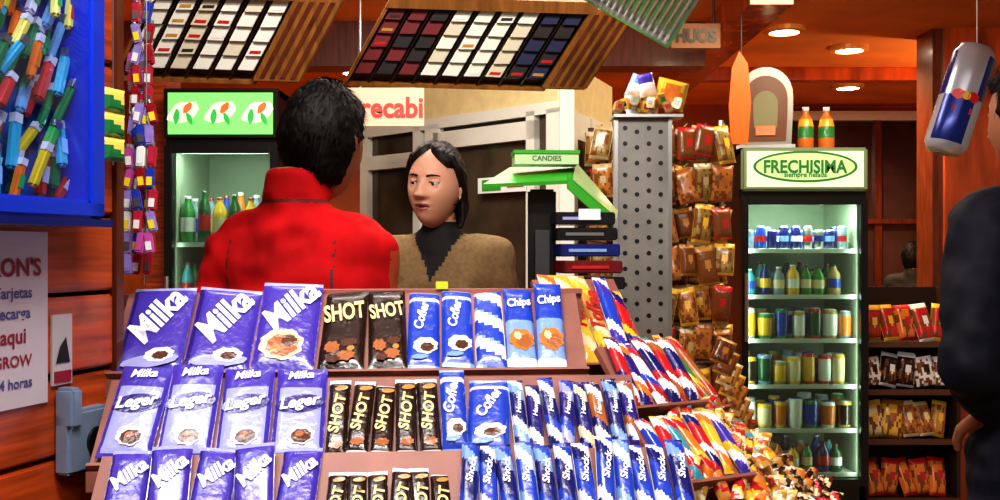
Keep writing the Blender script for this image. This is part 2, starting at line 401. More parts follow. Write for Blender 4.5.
for i,(z,m) in enumerate([(1.508,blk),(1.482,blk),(1.455,BN),(1.427,wrap('maroon',(110,20,26))),(1.400,blk)]):
    M=T(.133+.003*i,1.60,z)@R(8+i*2)
    b.bb(-.055,.045,-.05,.05,0,.021,m,M,ch=.002); b.bb(-.045,.02,-.052,-.05,.008,.013,[LI,silver,LB,RD,blk][i],M)
b.box((.14,1.545,1.525),(.036,.003,.018),WT)
b.bb(.085,.18,1.56,1.65,1.09,1.40,black)
b.build('gum_boxes',gs)

# ---------------- hanging cigarette racks
def cig(name,ox,oy,oz,W,ncol,colors):
    e=empty(name); b=MB()
    u=Vector((1,.05,-.02)).normalized(); v=Vector((-.52,.35,-.78)).normalized(); w=u.cross(v).normalized(); w=-w if w.y>0 else w
    M=fr((ox,oy,oz),u,v,w); L=.145
    cw=W/ncol
    b.bb(0,W,-.02,L+.008,-.03,-.024,woodD,M)
    b.bb(-.006,W+.01,-.045,-.02,-.03,.012,woodG,M); b.bb(-.006,W+.01,L,L+.008,-.03,.004,woodG,M)
    b.bb(-.006,0,-.02,L+.004,-.03,.010,woodG,M)
    for i in range(ncol+1): b.bb(i*cw-.0025,i*cw+.0005,-.02,L,-.026,.004,BD,M)
    b.bb(W,W+.085,-.03,L,-.05,.014,woodG,M,ch=.003)
    for k in range(4): b.bb(W+.01+k*.018,W+.018+k*.018,-.02,L-.01,.014,.0155,woodD,M)
    for k in (0.02,W*.5,W+.05):
        p=M@Vector((k,-.02,-.03)); b.tube(p,(p.x,p.y,2.418),.004,black)
    b.build('rack_frame',e)
    b=MB()
    for i in range(ncol):
        cc=colors[min(len(colors)-1,int(i/ncol*len(colors)))]
        for k in range(5):
            c=random.choice(cc)
            MM=M@T(i*cw+cw*.48+random.uniform(-.001,.001),-.006+k*.0295,-.006)@R(12,'X')@R(random.uniform(-2,2),'Z')
            b.box((0,0,0),(cw*.72,.0285,.022),c,MM,ch=.001)
            if random.random()<.35: b.box((0,.006,.0113),(cw*.5,.006,.0006),random.choice([GD,RD,c,BK]),MM)
    b.build('cigarette_packs',e)
WC=mat('pack_white',(226,222,210),rough=.6); WC2=mat('pack_ivory',(208,198,172),rough=.6)
MR2=mat('pack_maroon',(110,22,28),rough=.6); ND=mat('pack_navy',(28,30,70),rough=.6); BK=mat('pack_dark',(34,22,20),rough=.6)
cig('hanging_cigarette_rack',-.60,1.72,1.891,.235,6,[[WC],[WC],[WC2],[WC],[WC,WC2],[WC]])
cig('hanging_cigarette_rack',-.215,1.85,1.903,.37,9,[[MR2],[MR2,BK],[BK,MR2],[WC2,WC],[WC],[WC],[WC,WC2],[ND,BK],[ND,BK]])
b=MB(); b.bb(-1.1,.7,1.45,2.6,2.42,2.46,woodD)
for x in (-1,.6):
    for y in (1.55,2.5): b.tube((x,y,2.46),(x,y,2.75),.01,black)
b.build('kiosk_canopy')
b=MB(); M=T(.235,1.66,1.895)@R(30,'Y')@R(-35,'X')
b.bb(-.08,.08,-.05,.05,-.004,0,silver,M)
for i in range(14): b.tube((-.075+i*.0115,-.05,-.006),(-.075+i*.0115,.05,-.006),.004,mat('chrome_bright',(230,228,214),rough=.15,metal=.8),M,8)
b.bb(-.085,-.08,-.05,.05,-.02,.03,silver,M); b.bb(.08,.085,-.05,.05,-.02,.03,silver,M); b.bb(-.085,.085,.05,.055,-.02,.03,silver,M)
p=M@Vector((0,0,0)); b.tube(p,(p.x,p.y,2.418),.003,silver)
b.build('hanging_chrome_tray')

# ---------------- service counter
b=MB(); b.bb(-1.0,.62,2.50,2.62,.98,1.02,woodD,None,ch=.006); b.bb(-.97,.59,2.52,2.61,0,.98,wood); b.bb(-.97,.59,2.51,2.52,.1,.9,woodD); b.build('service_counter')

# ---------------- fridges
def fridge(name,x0,x1,y,h,hd,style):
    e=empty(name); dp=.6; b=MB()
    b.bb(x0,x0+.03,y,y+dp,.05,h,black); b.bb(x1-.03,x1,y,y+dp,.05,h,black); b.bb(x0,x1,y+dp-.03,y+dp,.05,h,black)
    b.bb(x0,x1,y,y+dp,h-.03,h,black); b.bb(x0,x1,y,y+dp,.05,.25,black); b.bb(x0+.05,x1-.05,y+.05,y+dp-.05,0,.05,dark)
    lm=mat('fridge_liner',(160,172,156),rough=.4)
    b.bb(x0+.03,x0+.035,y+.03,y+dp-.03,.25,h-hd,lm); b.bb(x1-.035,x1-.03,y+.03,y+dp-.03,.25,h-hd,lm); b.bb(x0+.03,x1-.03,y+dp-.04,y+dp-.03,.25,h-hd,lm)
    b.bb(x0+.03,x1-.03,y,y+dp-.03,h-hd-.01,h-hd,lm)
    b.bb(x0,x1,y-.005,y+.02,h-hd-.02,h-hd+.01,black)
    f=.035; z0=.25; z1=h-hd-.02
    b.bb(x0,x0+f,y-.04,y-.005,z0,z1,black,None,ch=.004); b.bb(x1-f,x1,y-.04,y-.005,z0,z1,black,None,ch=.004)
    b.bb(x0+f,x1-f,y-.04,y-.005,z1-f,z1,black); b.bb(x0+f,x1-f,y-.04,y-.005,z0,z0+f,black)
    b.tube((x0+.02,y-.06,1.0),(x0+.02,y-.06,1.35),.01,silver); b.tube((x0+.02,y-.06,1.02),(x0+.02,y-.03,1.02),.006,silver); b.tube((x0+.02,y-.06,1.33),(x0+.02,y-.03,1.33),.006,silver)
    b.build('fridge_body',e)
    b=MB(); b.bb(x0+f,x1-f,y-.025,y-.02,z0+f,z1-f,glass('fridge_glass',(215,226,216),.94)); b.build('glass_door',e)
    b=MB(); cx=(x0+x1)/2
    if style=='R':
        b.bb(x0,x1,y-.04,y,h-hd+.015,h,mat('header_frame',(120,140,110),rough=.4),None,ch=.01)
        b.bb(x0+.025,x1-.025,y-.045,y-.04,h-hd+.035,h-.02,mat('header_lit',(206,236,186),emit=.6))
        Mt=T(cx,y-.0505,h-hd/2+.02)@R(90,'X'); gg=mat('logo_green',(40,120,60))
        b.disc(Mt@T(0,0,-.004),.27,.082,gg,36); b.disc(Mt@T(0,0,-.003),.255,.07,mat('logo_pale',(176,220,150),emit=.4),36)
        b.text(Mt,"FRECHISIMA",.43,gg,0,0,.03,1.15); b.text(Mt@T(0,-.045,0),"siempre helada",.22,gg,0,0,.02,1)
    else:
        b.bb(x0,x1,y-.04,y,h-hd+.015,h,black)
        b.bb(x0+.02,x1-.02,y-.045,y-.04,h-hd+.03,h-.02,mat('header_green',(120,226,110),emit=.9))
        rr=mat('header_red',(226,110,60),emit=.6); ww=mat('header_white',(206,248,190),emit=.9); g2=mat('header_leaf',(60,180,80),emit=.6)
        for k in range(3):
            for j,(dx,dz,rx_,ry_,m_) in enumerate([(0,0,.075,.045,ww),(.02,.02,.03,.016,rr),(-.03,-.02,.035,.014,g2),(.03,-.03,.03,.012,g2)]):
                Mt=T(x0+.09+k*.17+dx,y-.0465-.0004*j,h-hd/2+.01+dz)@R(90,'X')@R(25+j*30)
                b.disc(Mt,rx_,ry_,m_,14,.1)
    b.build('lit_header',e)
    shelfm=mat('wire_shelf',(200,208,205),rough=.4)
    b=MB(); s=MB(); zs=[.3,.53,.76,1.0,1.23,1.47] if style=='R' else [.3,.6,.9,1.2,1.5]
    DG=wrap('deep_green',(24,84,50)); DR=wrap('deep_red',(130,26,30)); TN=wrap('tan',(176,150,96)); GY=wrap('greyblue',(130,146,170))
    for i,z in enumerate(zs):
        s.bb(x0+.035,x1-.035,y+.04,y+dp-.05,z-.012,z-.004,shelfm); s.bb(x0+.035,x1-.035,y+.03,y+.04,z-.016,z+.006,shelfm)
        x=x0+.07
        kind=i%6
        while x<x1-.06:
            for yy in (y+.09,y+.2):
                if style=='R' and kind==5:
                    r=.026;h1=random.choice([.1,.1,.12]); a=random.choice([BN,BL,GY,silver]); c=random.choice([WH,BN,RD,LB])
                    b.lathe([(r*.8,0),(r,.01),(r,.045),(r,.075),(r,h1),(r*.8,h1+.008)],[silver,a,c,a,silver],T(x,yy,z),12)
                elif style=='R' and kind in(3,2,1):
                    r=random.choice([.034,.04]);h1=random.uniform(.12,.17); a=random.choice([WH,TN,GR,YE,WH,GY,LB,RD]); c=random.choice([CR,DG,BD,YE,BL,WH,OR])
                    b.lathe([(r*.75,0),(r*.95,.02),(r,.07),(r,h1-.02),(r*.9,h1),(r*.5,h1+.005)],[a,c,c,a,random.choice([WH,silver,BL])],T(x,yy,z),12)
                else:
                    r=random.choice([.03,.033,.036]);h1=(.15 if style=='R' else .22)+random.uniform(-.02,.03); a=random.choice([BN,DG,GY,TN,BL,GR,TE,YE,OR]); c=random.choice([WH,RD,CR,BL,WH,YE])
                    b.lathe([(r*.8,0),(r,.01),(r,h1*.25),(r,h1*.55),(r*.95,h1*.7),(r*.4,h1*.88),(r*.4,h1*.94),(r*.45,h1)],[a,a,c,a,a,a,random.choice([DR,WH,DG])],T(x,yy,z),12)
            x+=2*r+random.uniform(.004,.014)
    s.build('shelves',e); b.build('drinks',e,smooth=True)
    b=MB(); b.tube((x0+.06,y+.035,h-hd-.04),(x1-.06,y+.035,h-hd-.04),.012,mat('fridge_tube',(235,255,245),emit=10)); b.build('light_tube',e)
    a=area(name+'_light',(cx,y+.04,h-hd-.05),(cx,y+.35,.6),x1-x0-.14,.05,9 if style=='R' else 4,(.90,1,.88)); a.parent=e
    for xx in (x0+.05,x1-.05):
        a=area(name+'_light',(xx,y+.01,.9),(cx,y+.5,.9),.02,1.2,2.0 if style=='R' else .6,(.90,1,.88)); a.parent=e
fridge('drinks_fridge',1.248,1.90,5.2,2.0,.24,'R')
fridge('drinks_fridge',-1.54,-1.02,4.62,2.21,.24,'L')
for i,x in enumerate((1.62,1.73)):
    b=MB(); b.lathe([(.038,0),(.042,.01),(.042,.06),(.042,.12),(.034,.16),(.016,.19),(.016,.205),(.018,.21),(.018,.225)],[OR,OR,GR,YE,OR,OR,WH,WH],T(x,5.3,2.001),16); b.build('juice_bottle',smooth=True)
b=MB(); M=T(1.40,5.28,2.001)@R(-12)
outer=[(-.13,0),(-.14,.2)]+[(.14*math.cos(a),.28+.15*math.sin(a)) for a in [math.pi-i*math.pi/14 for i in range(15)]]+[(.14,.2),(.13,0)]
n=len(outer)
def ringm(sc,y0,y1,m):
    vs=[(x*sc,y0,.2+(z-.2)*sc) for x,z in outer]+[(x*sc,y1,.2+(z-.2)*sc) for x,z in outer]
    b.add(vs,[tuple(range(n)),tuple(reversed(range(n,2*n)))]+[(i,(i+1)%n,n+(i+1)%n,n+i) for i in range(n)],m,M)
ringm(1,-.03,.03,mat('arch_frame',(150,148,140),rough=.3,metal=.7)); ringm(.8,-.036,-.031,mat('arch_panel',(110,64,36),rough=.3)); ringm(.45,-.04,-.037,mat('arch_label',(130,130,96)))
b.bb(-.15,.15,-.05,.05,0,.02,silver,M); b.bb(-.05,.05,-.045,-.04,.07,.12,OR,M); b.build('arch_shaped_sign')

# ---------------- booth
ang=math.degrees(math.atan2(1.0,-.98))
B=T(.28,4.2,0)@R(ang)
e=empty('glazed_booth')
b=MB(); W=1.42; H=2.247
wg=mat('booth_glass',(78,66,52),rough=.12,noise_amt=.6,nscale=3)
nrm=(B.to_3x3()@Vector((0,1,0))); sg=1 if nrm.y<0 else -1
def bx(x0,x1,y0,y1,z0,z1,m):
    ya,yb=sorted((y0*sg,y1*sg)); b.bb(x0,x1,ya,yb,z0,z1,m,B)
bx(0,W,-.04,0,0,1.0,white); bx(0,W,-.04,0,2.07,H,cream); bx(-.0,W,-.0,.02,2.05,2.1,white)
for x,w_ in ((0,.10),(.17,.05),(.80,.10),(.94,.05),(1.36,.06)): bx(x,x+w_,-.04,.02,1.0,2.07,white)
bx(.045,W,-.03,-.015,1.0,2.07,wg)
bx(.17,.84,-.02,.02,1.95,2.03,white); bx(.94,1.36,-.02,.02,1.88,1.95,white)
bx(0,W,-.04,.02,1.0,1.06,white)
b.bb(.25,.31,4.17,4.23,0,H,white)
S2=T(.28,4.2,0)@R(math.degrees(math.atan2(.7,.27)))
b.bb(0,.75,0,.04,0,2.07,white,S2); b.bb(0,.75,0,.04,2.07,H,cream,S2)
for x in (.08,.36,.7): b.bb(x,x+.05,-.01,.04,1.0,2.07,white,S2)
b.bb(.16,.34,-.005,.0,1.1,1.95,wg,S2)
p=[B@Vector((0,0,H)),B@Vector((W,0,H)),S2@Vector((.75,0,H))]
b.add([tuple(q) for q in p]+[(q.x,q.y,H+.02) for q in p],[(0,1,2),(3,4,5),(0,1,4,3),(1,2,5,4),(2,0,3,5)],cream)
b.build('booth_walls',e)
b=MB(); b.bb(-.66,-.325,4.28,4.30,2.0,2.165,mat('sign_white',(214,196,170),emit=.05)); b.text(T(-.462,4.277,2.08)@R(90,'X'),"recabi",.265,mat('sign_red',(205,50,36)),0,0,.03,1.1)
b.tube((-.6,4.29,2.165),(-.6,4.29,2.75),.006,silver); b.tube((-.38,4.29,2.165),(-.38,4.29,2.75),.006,silver)
b.build('hanging_sign')
b=MB(); Ms=B@T(.36,.03*sg,1.76)
b.box((0,0,0),(.3,.006,.07),WT,Ms); b.box((0.06,.004*sg,0),(.12,.004,.05),grn,Ms); b.box((-.09,.004*sg,0),(.1,.004,.03),RD,Ms); b.build('window_sticker',e)

# ---------------- pegboard stand
b=MB(); b.bb(.374,.54,3.2,3.22,.1,1.89,grey); b.bb(.365,.377,3.19,3.23,0,1.888,silver); b.bb(.537,.549,3.19,3.23,0,1.888,silver); b.bb(.3,.62,3.08,3.36,0,.03,black)
for i in range(4):
    for j in range(20):
        b.lathe([(.0075,0),(.0075,.002)],black,T(.40+i*.038,3.199,1.86-j*.05-.012*(i%2))@R(90,'X'),10)
b.build('pegboard_stand')
b=MB()
b.bb(.36,.58,3.16,3.28,1.891,1.90,silver)
for i in range(8):
    m=random.choice([YE,GD,CR,GD]); M=T(.375+i*.027,3.18+.01*(i%2),1.92+.01*(i%3))@R(random.uniform(-22,22),'Y')@R(random.uniform(-20,20)); b.box((0,0,.005),(.026,.05,.035),m,M,ch=.003); b.box((0,-.026,.005),(.014,.002,.015),[RD,BD,GR][i%3],M)
for i in range(2):
    b.lathe([(.02,0),(.028,.07),(.03,.075)],[WH,LB],T(.43+i*.06,3.24,1.90),14)
b.pillow(T(.47,3.22,2.0)@R(75,'X')@R(12),.06,.08,.02,lambda u,v:PU if v>0 else WH)
b.pillow(T(.44,3.23,2.0)@R(75,'X')@R(-22),.05,.08,.02,lambda u,v:LB if v>0 else WH)
b.pillow(T(.55,3.22,1.97)@R(80,'X')@R(-15),.10,.10,.02,lambda u,v:OR if u*u+v*v<.1 else YE)
b.build('boxed_candies')
# ---------------- snack rack (metal, hanging bags)
e=empty('snack_bag_rack')
b=MB(); rk=mat('rack_dark',(46,28,20),rough=.5); rkb=mat('rack_back',(80,42,22),rough=.4,noise_amt=.6,nscale=4)
b.bb(.36,1.0,4.5,4.52,0,2.02,rkb)
for x in (.37,.66,.99): b.tube((x,4.48,0),(x,4.48,2.05),.012,silver); b.bb(x-.02,x+.02,4.15,4.5,0,.04,rk)
rows_=[1.98,1.81,1.64,1.47,1.30,1.13,.96,.79,.62]
cx_=(.43,.52,.61,.70,.785,.865,.945)
for z in rows_:
    b.tube((.37,4.46,z+.01),(.99,4.46,z+.01),.005,silver)
    for x in cx_: b.tube((x,4.46,z+.01),(x,4.2,z+.02),.003,silver)
b.build('rack_frame',e)
AM=wrap('amber',(176,112,42)); AM2=wrap('amber_deep',(120,68,28)); OLV=wrap('olive_gold',(146,124,62)); PALE=wrap('pale_bag',(186,166,124))
def f_bag(a,l):
    sd=len(a.name)%7
    def f(u,v):
        if v>.38 or v<-.46: return l
        if (u-.05)**2*1.2+(v-.02)**2<.022: return l
        return a if noise.noise(Vector((u*7,v*7,sd+.5)))>-.15 else AM2
    return f
b=MB(); bagp=[(AM,PALE),(AM2,GD),(OLV,PALE),(GD,CR),(AM,CA),(AM2,RD),(OLV,YE),(AM,YE),(BR,AM)]
for z in rows_:
    for x in cx_:
        for dy in (4.22,4.30,4.38):
            if random.random()<.12: continue
            w=random.uniform(.075,.10); h=random.uniform(.13,.17)
            P=T(x+random.uniform(-.012,.012),dy,z+.015-h/2+random.uniform(-.012,.012))@R(90+random.uniform(-12,8),'X')@R(random.uniform(-12,12),'Z')@R(random.uniform(-20,20),'Y')
            b.pillow(P,w*.95,h,.022,f_bag(*random.choice(bagp)),10,14)
for k in range(8):
    P=T(.90+.012*k,4.03,1.06-.045*k)@R(70,'X')@R(-25,'Z'); b.pillow(P,.08,.11,.02,f_bag(*random.choice(bagp)),10,14)
b.tube((.90,4.46,1.1),(1.0,4.03,.72),.004,silver)
b.build('snack_bags',e,smooth=True)
b=MB(); b.bb(.84,1.08,4.9,4.93,2.46,2.58,mat('sign_brown',(150,96,56))); b.text(T(.96,4.895,2.52)@R(90,'X'),"HUOS",.2,black,0,0,.05,1.2); b.tube((.88,4.91,2.58),(.88,4.91,2.75),.006,black); b.tube((1.05,4.91,2.58),(1.05,4.91,2.75),.006,black); b.build('hanging_letter_sign')
b=MB(); M=T(1.14,4.72,1.97); orr=mat('banner_orange',(216,100,36),rough=.4)
pts=[(-.05,0),(.03,0),(.045,.2),(.03,.38),(-.01,.44),(-.045,.36),(-.06,.18)]
n=len(pts); b.add([(x,0,z) for x,z in pts]+[(x,.012,z) for x,z in pts],[tuple(range(n)),tuple(reversed(range(n,2*n)))]+[(i,(i+1)%n,n+(i+1)%n,n+i) for i in range(n)],orr,M); b.tube((0,.006,.43),(0,.006,.63),.003,black,M); b.build('hanging_orange_banner')

# ---------------- right snack rack
e=empty('crisps_shelf_rack'); b=MB()
for x in (2.0,2.5): b.bb(x-.01,x+.01,5.45,5.73,0,1.26,rk)
b.bb(2.0,2.5,5.72,5.735,0,1.26,rk)
for z in (.1,.42,.69,.95): b.bb(2.0,2.5,5.45,5.73,z,z+.015,rk); b.bb(2.0,2.5,5.44,5.45,z-.01,z+.02,mat('price_rail',(90,54,36)))
b.build('rack_frame',e); b=MB()
for zi,z in enumerate((.115,.435,.705,.965)):
    x=2.01
    while x<2.43:
        w=random.uniform(.07,.11); P=T(x+w/2,5.52,z+.105)@R(78+random.uniform(-12,8),'X')@R(random.uniform(-12,12),'Z')@R(random.uniform(-15,15),'Y')
        pp=[[(OR,RD)],[(GD,YE),(YE,CA),(CR,YE),(AM,CR)],[(BD,WH),(WH,BD),(CR,BD)],[(RD,YE),(RD,WH),(CA,RD),(OR,RD)]][zi]
        b.pillow(P,w*1.1,random.uniform(.19,.22),.03,f_bag(*random.choice(pp)),10,14); x+=w
b.build('crisp_bags',e,smooth=True)

# ---------------- inflatable can
e=empty('hanging_inflatable_can'); b=MB()
M=T(1.38,3.0,1.92)@R(18,'Y')@R(20,'Z')
L=.165;r=.062
prof=[(.0,-L),(.045,-L),(.052,-L+.008),(r,-L+.025),(r,-.06),(r,0),(r,.06),(r,L-.03),(.05,L-.008),(.046,L),(0,L)]
vs=[];fs=[];ms=[];n=24
blr=mat('can_blue',(22,40,124),rough=.25,metal=.3); slv=mat('can_silver',(190,194,204),rough=.25,metal=.5); cred=mat('can_red',(200,20,30),rough=.3)
for rr,zz in prof:
    for i in range(n): a=2*math.pi*i/n; vs.append((rr*math.cos(a),rr*math.sin(a),zz))
for k in range(len(prof)-1):
    for i in range(n):
        j=(i+1)%n; fs.append((k*n+i,k*n+j,(k+1)*n+j,(k+1)*n+i))
        q=(i//6)%2
        if k in(0,1,2,7,8,9): m=slv
        else: m=blr if (q==0)==(k<5) else slv
        ms.append(m)
b.add(vs,fs,ms,M)
for sgn in (0,1):
    base=-math.pi/2-.5+sgn*math.pi
    def onc(du,z): a=base+du/r; return ((r+.002)*math.cos(a),(r+.002)*math.sin(a),z)
    for o_,m_ in ((-.022,cred),(.022,cred)):
        b.add([onc(o_-.018,-.005),onc(o_+.0,-.016),onc(o_+.018,-.006),onc(o_+.016,.012),onc(o_-.004,.018),onc(o_-.018,.010)],[(0,1,2,3,4,5)],m_,M)
    b.add([onc(.012*math.cos(t),.012*math.sin(t)+.0) for t in [i*math.pi/5 for i in range(10)]],[tuple(range(10))],YE,M)
    b.add([onc(-.028,-.05),onc(.028,-.05),onc(.028,-.032),onc(-.028,-.032)],[(0,1,2,3)],cred,M)
b.build('can_body',e,smooth=True)
b=MB(); p=M@Vector((0,0,L)); b.tube(p,(p.x,p.y,2.75),.0015,white); b.build('string',e)

# ================= PEOPLE
fib=[]
for i in range(130):
    z=1-2*(i+.5)/130; rr=math.sqrt(1-z*z); a=i*2.399963; fib.append(Vector((rr*math.cos(a),rr*math.sin(a),z)))
class Blob:
    def __init__(s): s.v=[];s.f=[]
    def hull(s,*ells):
        bm=bmesh.new()
        for c,r in ells:
            if not hasattr(r,'__len__'): r=(r,r,r)
            for d in fib: bm.verts.new((c[0]+d.x*r[0],c[1]+d.y*r[1],c[2]+d.z*r[2]))
        res=bmesh.ops.convex_hull(bm,input=bm.verts[:])
        dl=[v for v in bm.verts if not v.link_faces]
        for v in dl: bm.verts.remove(v)
        bmesh.ops.recalc_face_normals(bm,faces=bm.faces[:])
        bm.verts.index_update(); o=len(s.v)
        s.v+= [v.co[:] for v in bm.verts]; s.f+=[tuple(o+v.index for v in f.verts) for f in bm.faces]; bm.free()
    def chain(s,pts):
        for a,b_ in zip(pts,pts[1:]): s.hull(a,b_)
    def done(s,name,voxel,smooth,matfn,mats,parent,M=None,disp=None):
        me=bpy.data.meshes.new(name); me.from_pydata(s.v,[],s.f)
        if M is not None: me.transform(M)
        ob=bpy.data.objects.new(name,me); C.objects.link(ob)
        m=ob.modifiers.new('r','REMESH'); m.mode='VOXEL'; m.voxel_size=voxel
        m=ob.modifiers.new('s','SMOOTH'); m.iterations=smooth; m.factor=.5
        bpy.context.view_layer.update()
        n=bpy.data.meshes.new_from_object(ob.evaluated_get(bpy.context.evaluated_depsgraph_get()))
        ob.modifiers.clear(); ob.data=n
        if disp:
            n.update()
            nn=[v.normal.copy() for v in n.vertices]
            for v,no in zip(n.vertices,nn): v.co+=no*disp(v.co)
        n.materials.clear()
        for q in mats: n.materials.append(q)
        for p in n.polygons: p.material_index=matfn(p.center); p.use_smooth=True
        ob.parent=parent
        return ob
def g(x,s): return math.exp(-(x*x)/(2*s*s))
def headfn(d,female=False):
    sx,sy,sz=d
    t=max(0,-sz)
    x=sx*.074*(1-.30*t**1.6); z=sz*.118
    y=sy*.093 if sy>0 else -.092*abs(sy)**.9
    if sy>0: y*=1-.35*t
    if sy<0:
        y-=.012*g(z+.098,.02)*g(x,.024)
        np_=0
        if z<.022 and z>-.032: np_=((.022-z)/.054)
        elif z<=-.032: np_=max(0,1-(-.032-z)/.008)
        y-=.024*np_**1.1*g(x,.007+.004*np_)
        y-=.008*g(abs(x)-.012,.005)*g(z+.028,.006)
        y+=.011*g(abs(x)-.031,.013)*g(z-.006,.011)
        y-=.004*g(z-.030,.007)*g(abs(x)-.028,.016)
        y-=.004*g(abs(x)-.042,.014)*g(z+.03,.02)
        y-=.0065*g(x,.016)*(g(z+.053,.0045)+g(z+.067,.005)); y+=.006*g(x,.014)*g(z+.0600,.0020)
    return Vector((x,y,z))
def head(parent,M,skin,lip,hairm,female,seed):
    nu,nv=120,110; vs=[];fs=[];ms=[]
    b=MB(); mouth=mat('mouth_inside',(60,22,20),rough=.6)
    for j in range(nv+1):
        ph=math.pi*j/nv
        for i in range(nu):
            a=2*math.pi*i/nu; vs.append(tuple(headfn((math.sin(ph)*math.cos(a),math.sin(ph)*math.sin(a),math.cos(ph)),female)))
    for j in range(nv):
        for i in range(nu):
            k=(i+1)%nu; f=(j*nu+i,(j+1)*nu+i,(j+1)*nu+k,j*nu+k); fs.append(f)
            c=sum((Vector(vs[q]) for q in f),Vector())/4
            m=skin
            if c.y<-.06 and -.0735<c.z<-.0475:
                e=(c.x/.023)**2+((c.z+.0605)/.0105)**2
                if e<1: m=lip
                if (c.x/.017)**2+((c.z+.0602)/.0026)**2<1: m=mouth
            ms.append(m)
    b.add(vs,fs,ms)
    o=b.build('head',parent,smooth=True); o.matrix_world=M
    b=MB(); ew=mat('eye_white',(190,180,172),rough=.3); ir=mat('iris',(40,22,12),rough=.2); pu=mat('pupil',(5,5,5),rough=.1)
    def sph(c,r,m,n=14,sc=(1,1,1)):
        pv=[];pf=[]
        for j in range(n+1):
            for i in range(n*2):
                a=math.pi*i/n; p=math.pi*j/n
                pv.append((c[0]+r*sc[0]*math.sin(p)*math.cos(a),c[1]+r*sc[1]*math.sin(p)*math.sin(a),c[2]+r*sc[2]*math.cos(p)))
        for j in range(n):
            for i in range(2*n): k=(i+1)%(2*n); pf.append((j*2*n+i,(j+1)*2*n+i,(j+1)*2*n+k,j*2*n+k))
        b.add(pv,pf,m)
    for sx in(-1,1):
        c=(sx*.0305,-.0695,.005)
        sph(c,.0125,ew,sc=(1.0,1,.7)); sph((c[0]-.0012,c[1]-.0085,c[2]),.0062,ir,sc=(1,.8,1)); sph((c[0]-.0012,c[1]-.0117,c[2]),.0032,pu)
        sph((c[0],c[1]+.0006,c[2]+.0064),.0138,skin,sc=(1.15,1,.66)); sph((c[0],c[1]+.0012,c[2]-.0082),.0124,skin,sc=(1.15,1,.58))
        pts=[(sx*(.018+.0052*k),-.0822+.0011*k*k*.45,.0078+.0018*math.sin(k/5*math.pi)) for k in range(6)]
        for p,q in zip(pts,pts[1:]): b.tube(p,q,.0018,pu)
        pts=[]
        for k in range(7):
            xx=.013+.0055*k; zz=.024+.004*math.sin(k/6*math.pi*.8)
            best=headfn(Vector((xx/.074,-math.sqrt(max(.01,1-(xx/.074)**2-(zz/.118)**2)),zz/.118)).normalized()).y
            pts.append((sx*xx,best-.0003,zz))
        for k,(p,q) in enumerate(zip(pts,pts[1:])): b.tube(p,q,.0030-.00028*k,hairm)
        sph((sx*.077,.012,.0),.03,skin,sc=(.28,.55,1)); sph((sx*.081,.008,.004),.018,lip,sc=(.25,.5,1)); sph((sx*.076,.006,-.026),.009,skin,sc=(.6,.7,1))
    o=b.build('face_features',parent,smooth=True); o.matrix_world=M
def hair(parent,M,hm,female,seed,name='hair'):
    nu,nv=150,110; b=MB(); vs=[];keep=[];dirs=[]
    for j in range(nv+1):
        ph=math.pi*j/nv
        for i in range(nu):
            a=2*math.pi*i/nu; d=Vector((math.sin(ph)*math.cos(a),math.sin(ph)*math.sin(a),math.cos(ph)))
            p=headfn(d); t=.012 if not female else .013
            if not female: t+=.006*noise.noise(Vector((d.x*3,d.y*3,d.z*3+seed)))+.004*noise.noise(Vector((d.x*14,d.y*14,d.z*8)))+.002*noise.noise(Vector((d.x*40,d.y*40,d.z*20)))
            else:
                t+=.003*noise.noise(Vector((d.x*22,d.y*6,d.z*6)))-.007*g(d.x,.05)*(1 if d.y<.3 else 0)
            if not female: lim= -.80 if d.y>0.15 else (-.05 if d.y>-.15 else .42)
            else: lim=-.75 if d.y>.2 else (-.45 if d.y>-.12 else (.40+.42*(1-min(1,abs(d.x)/.75)) ))
            e=min(1,max(0,(d.z-lim)/.12))
            q=p+d*(t*e-.004*(1-e)); vs.append(tuple(q)); keep.append(d.z>lim-.03); dirs.append(d)
    fs=[]
    for j in range(nv):
        for i in range(nu):
            k=(i+1)%nu; f=(j*nu+i,(j+1)*nu+i,(j+1)*nu+k,j*nu+k)
            if all(keep[q] for q in f): fs.append(f)
    b.add(vs,fs,hm)
    rnd=random.Random(seed)
    cand=[i for i in range(len(vs)) if keep[i]]
    for _ in range(3000 if not female else 900):
        i=rnd.choice(cand); p=Vector(vs[i]); d=dirs[i]
        fl=Vector((d.x*.3,d.y*.6+.2,-.9)) if not female else Vector((d.x*.5,.8,-.6))
        tg=(fl-d*fl.dot(d))
        if tg.length<.01: continue
        tg.normalize(); L=rnd.uniform(.012,.024)
        tip=p+tg*L+d*(rnd.uniform(.000,.003) if not female else .001)+Vector((rnd.uniform(-1,1),rnd.uniform(-1,1),rnd.uniform(-1,1)))*.003
        sd=tg.cross(d)*.0012; b.add([tuple(p-sd),tuple(p+sd),tuple(tip)],[(0,1,2)],hm)
    o=b.build(name,parent,smooth=True); o.matrix_world=M
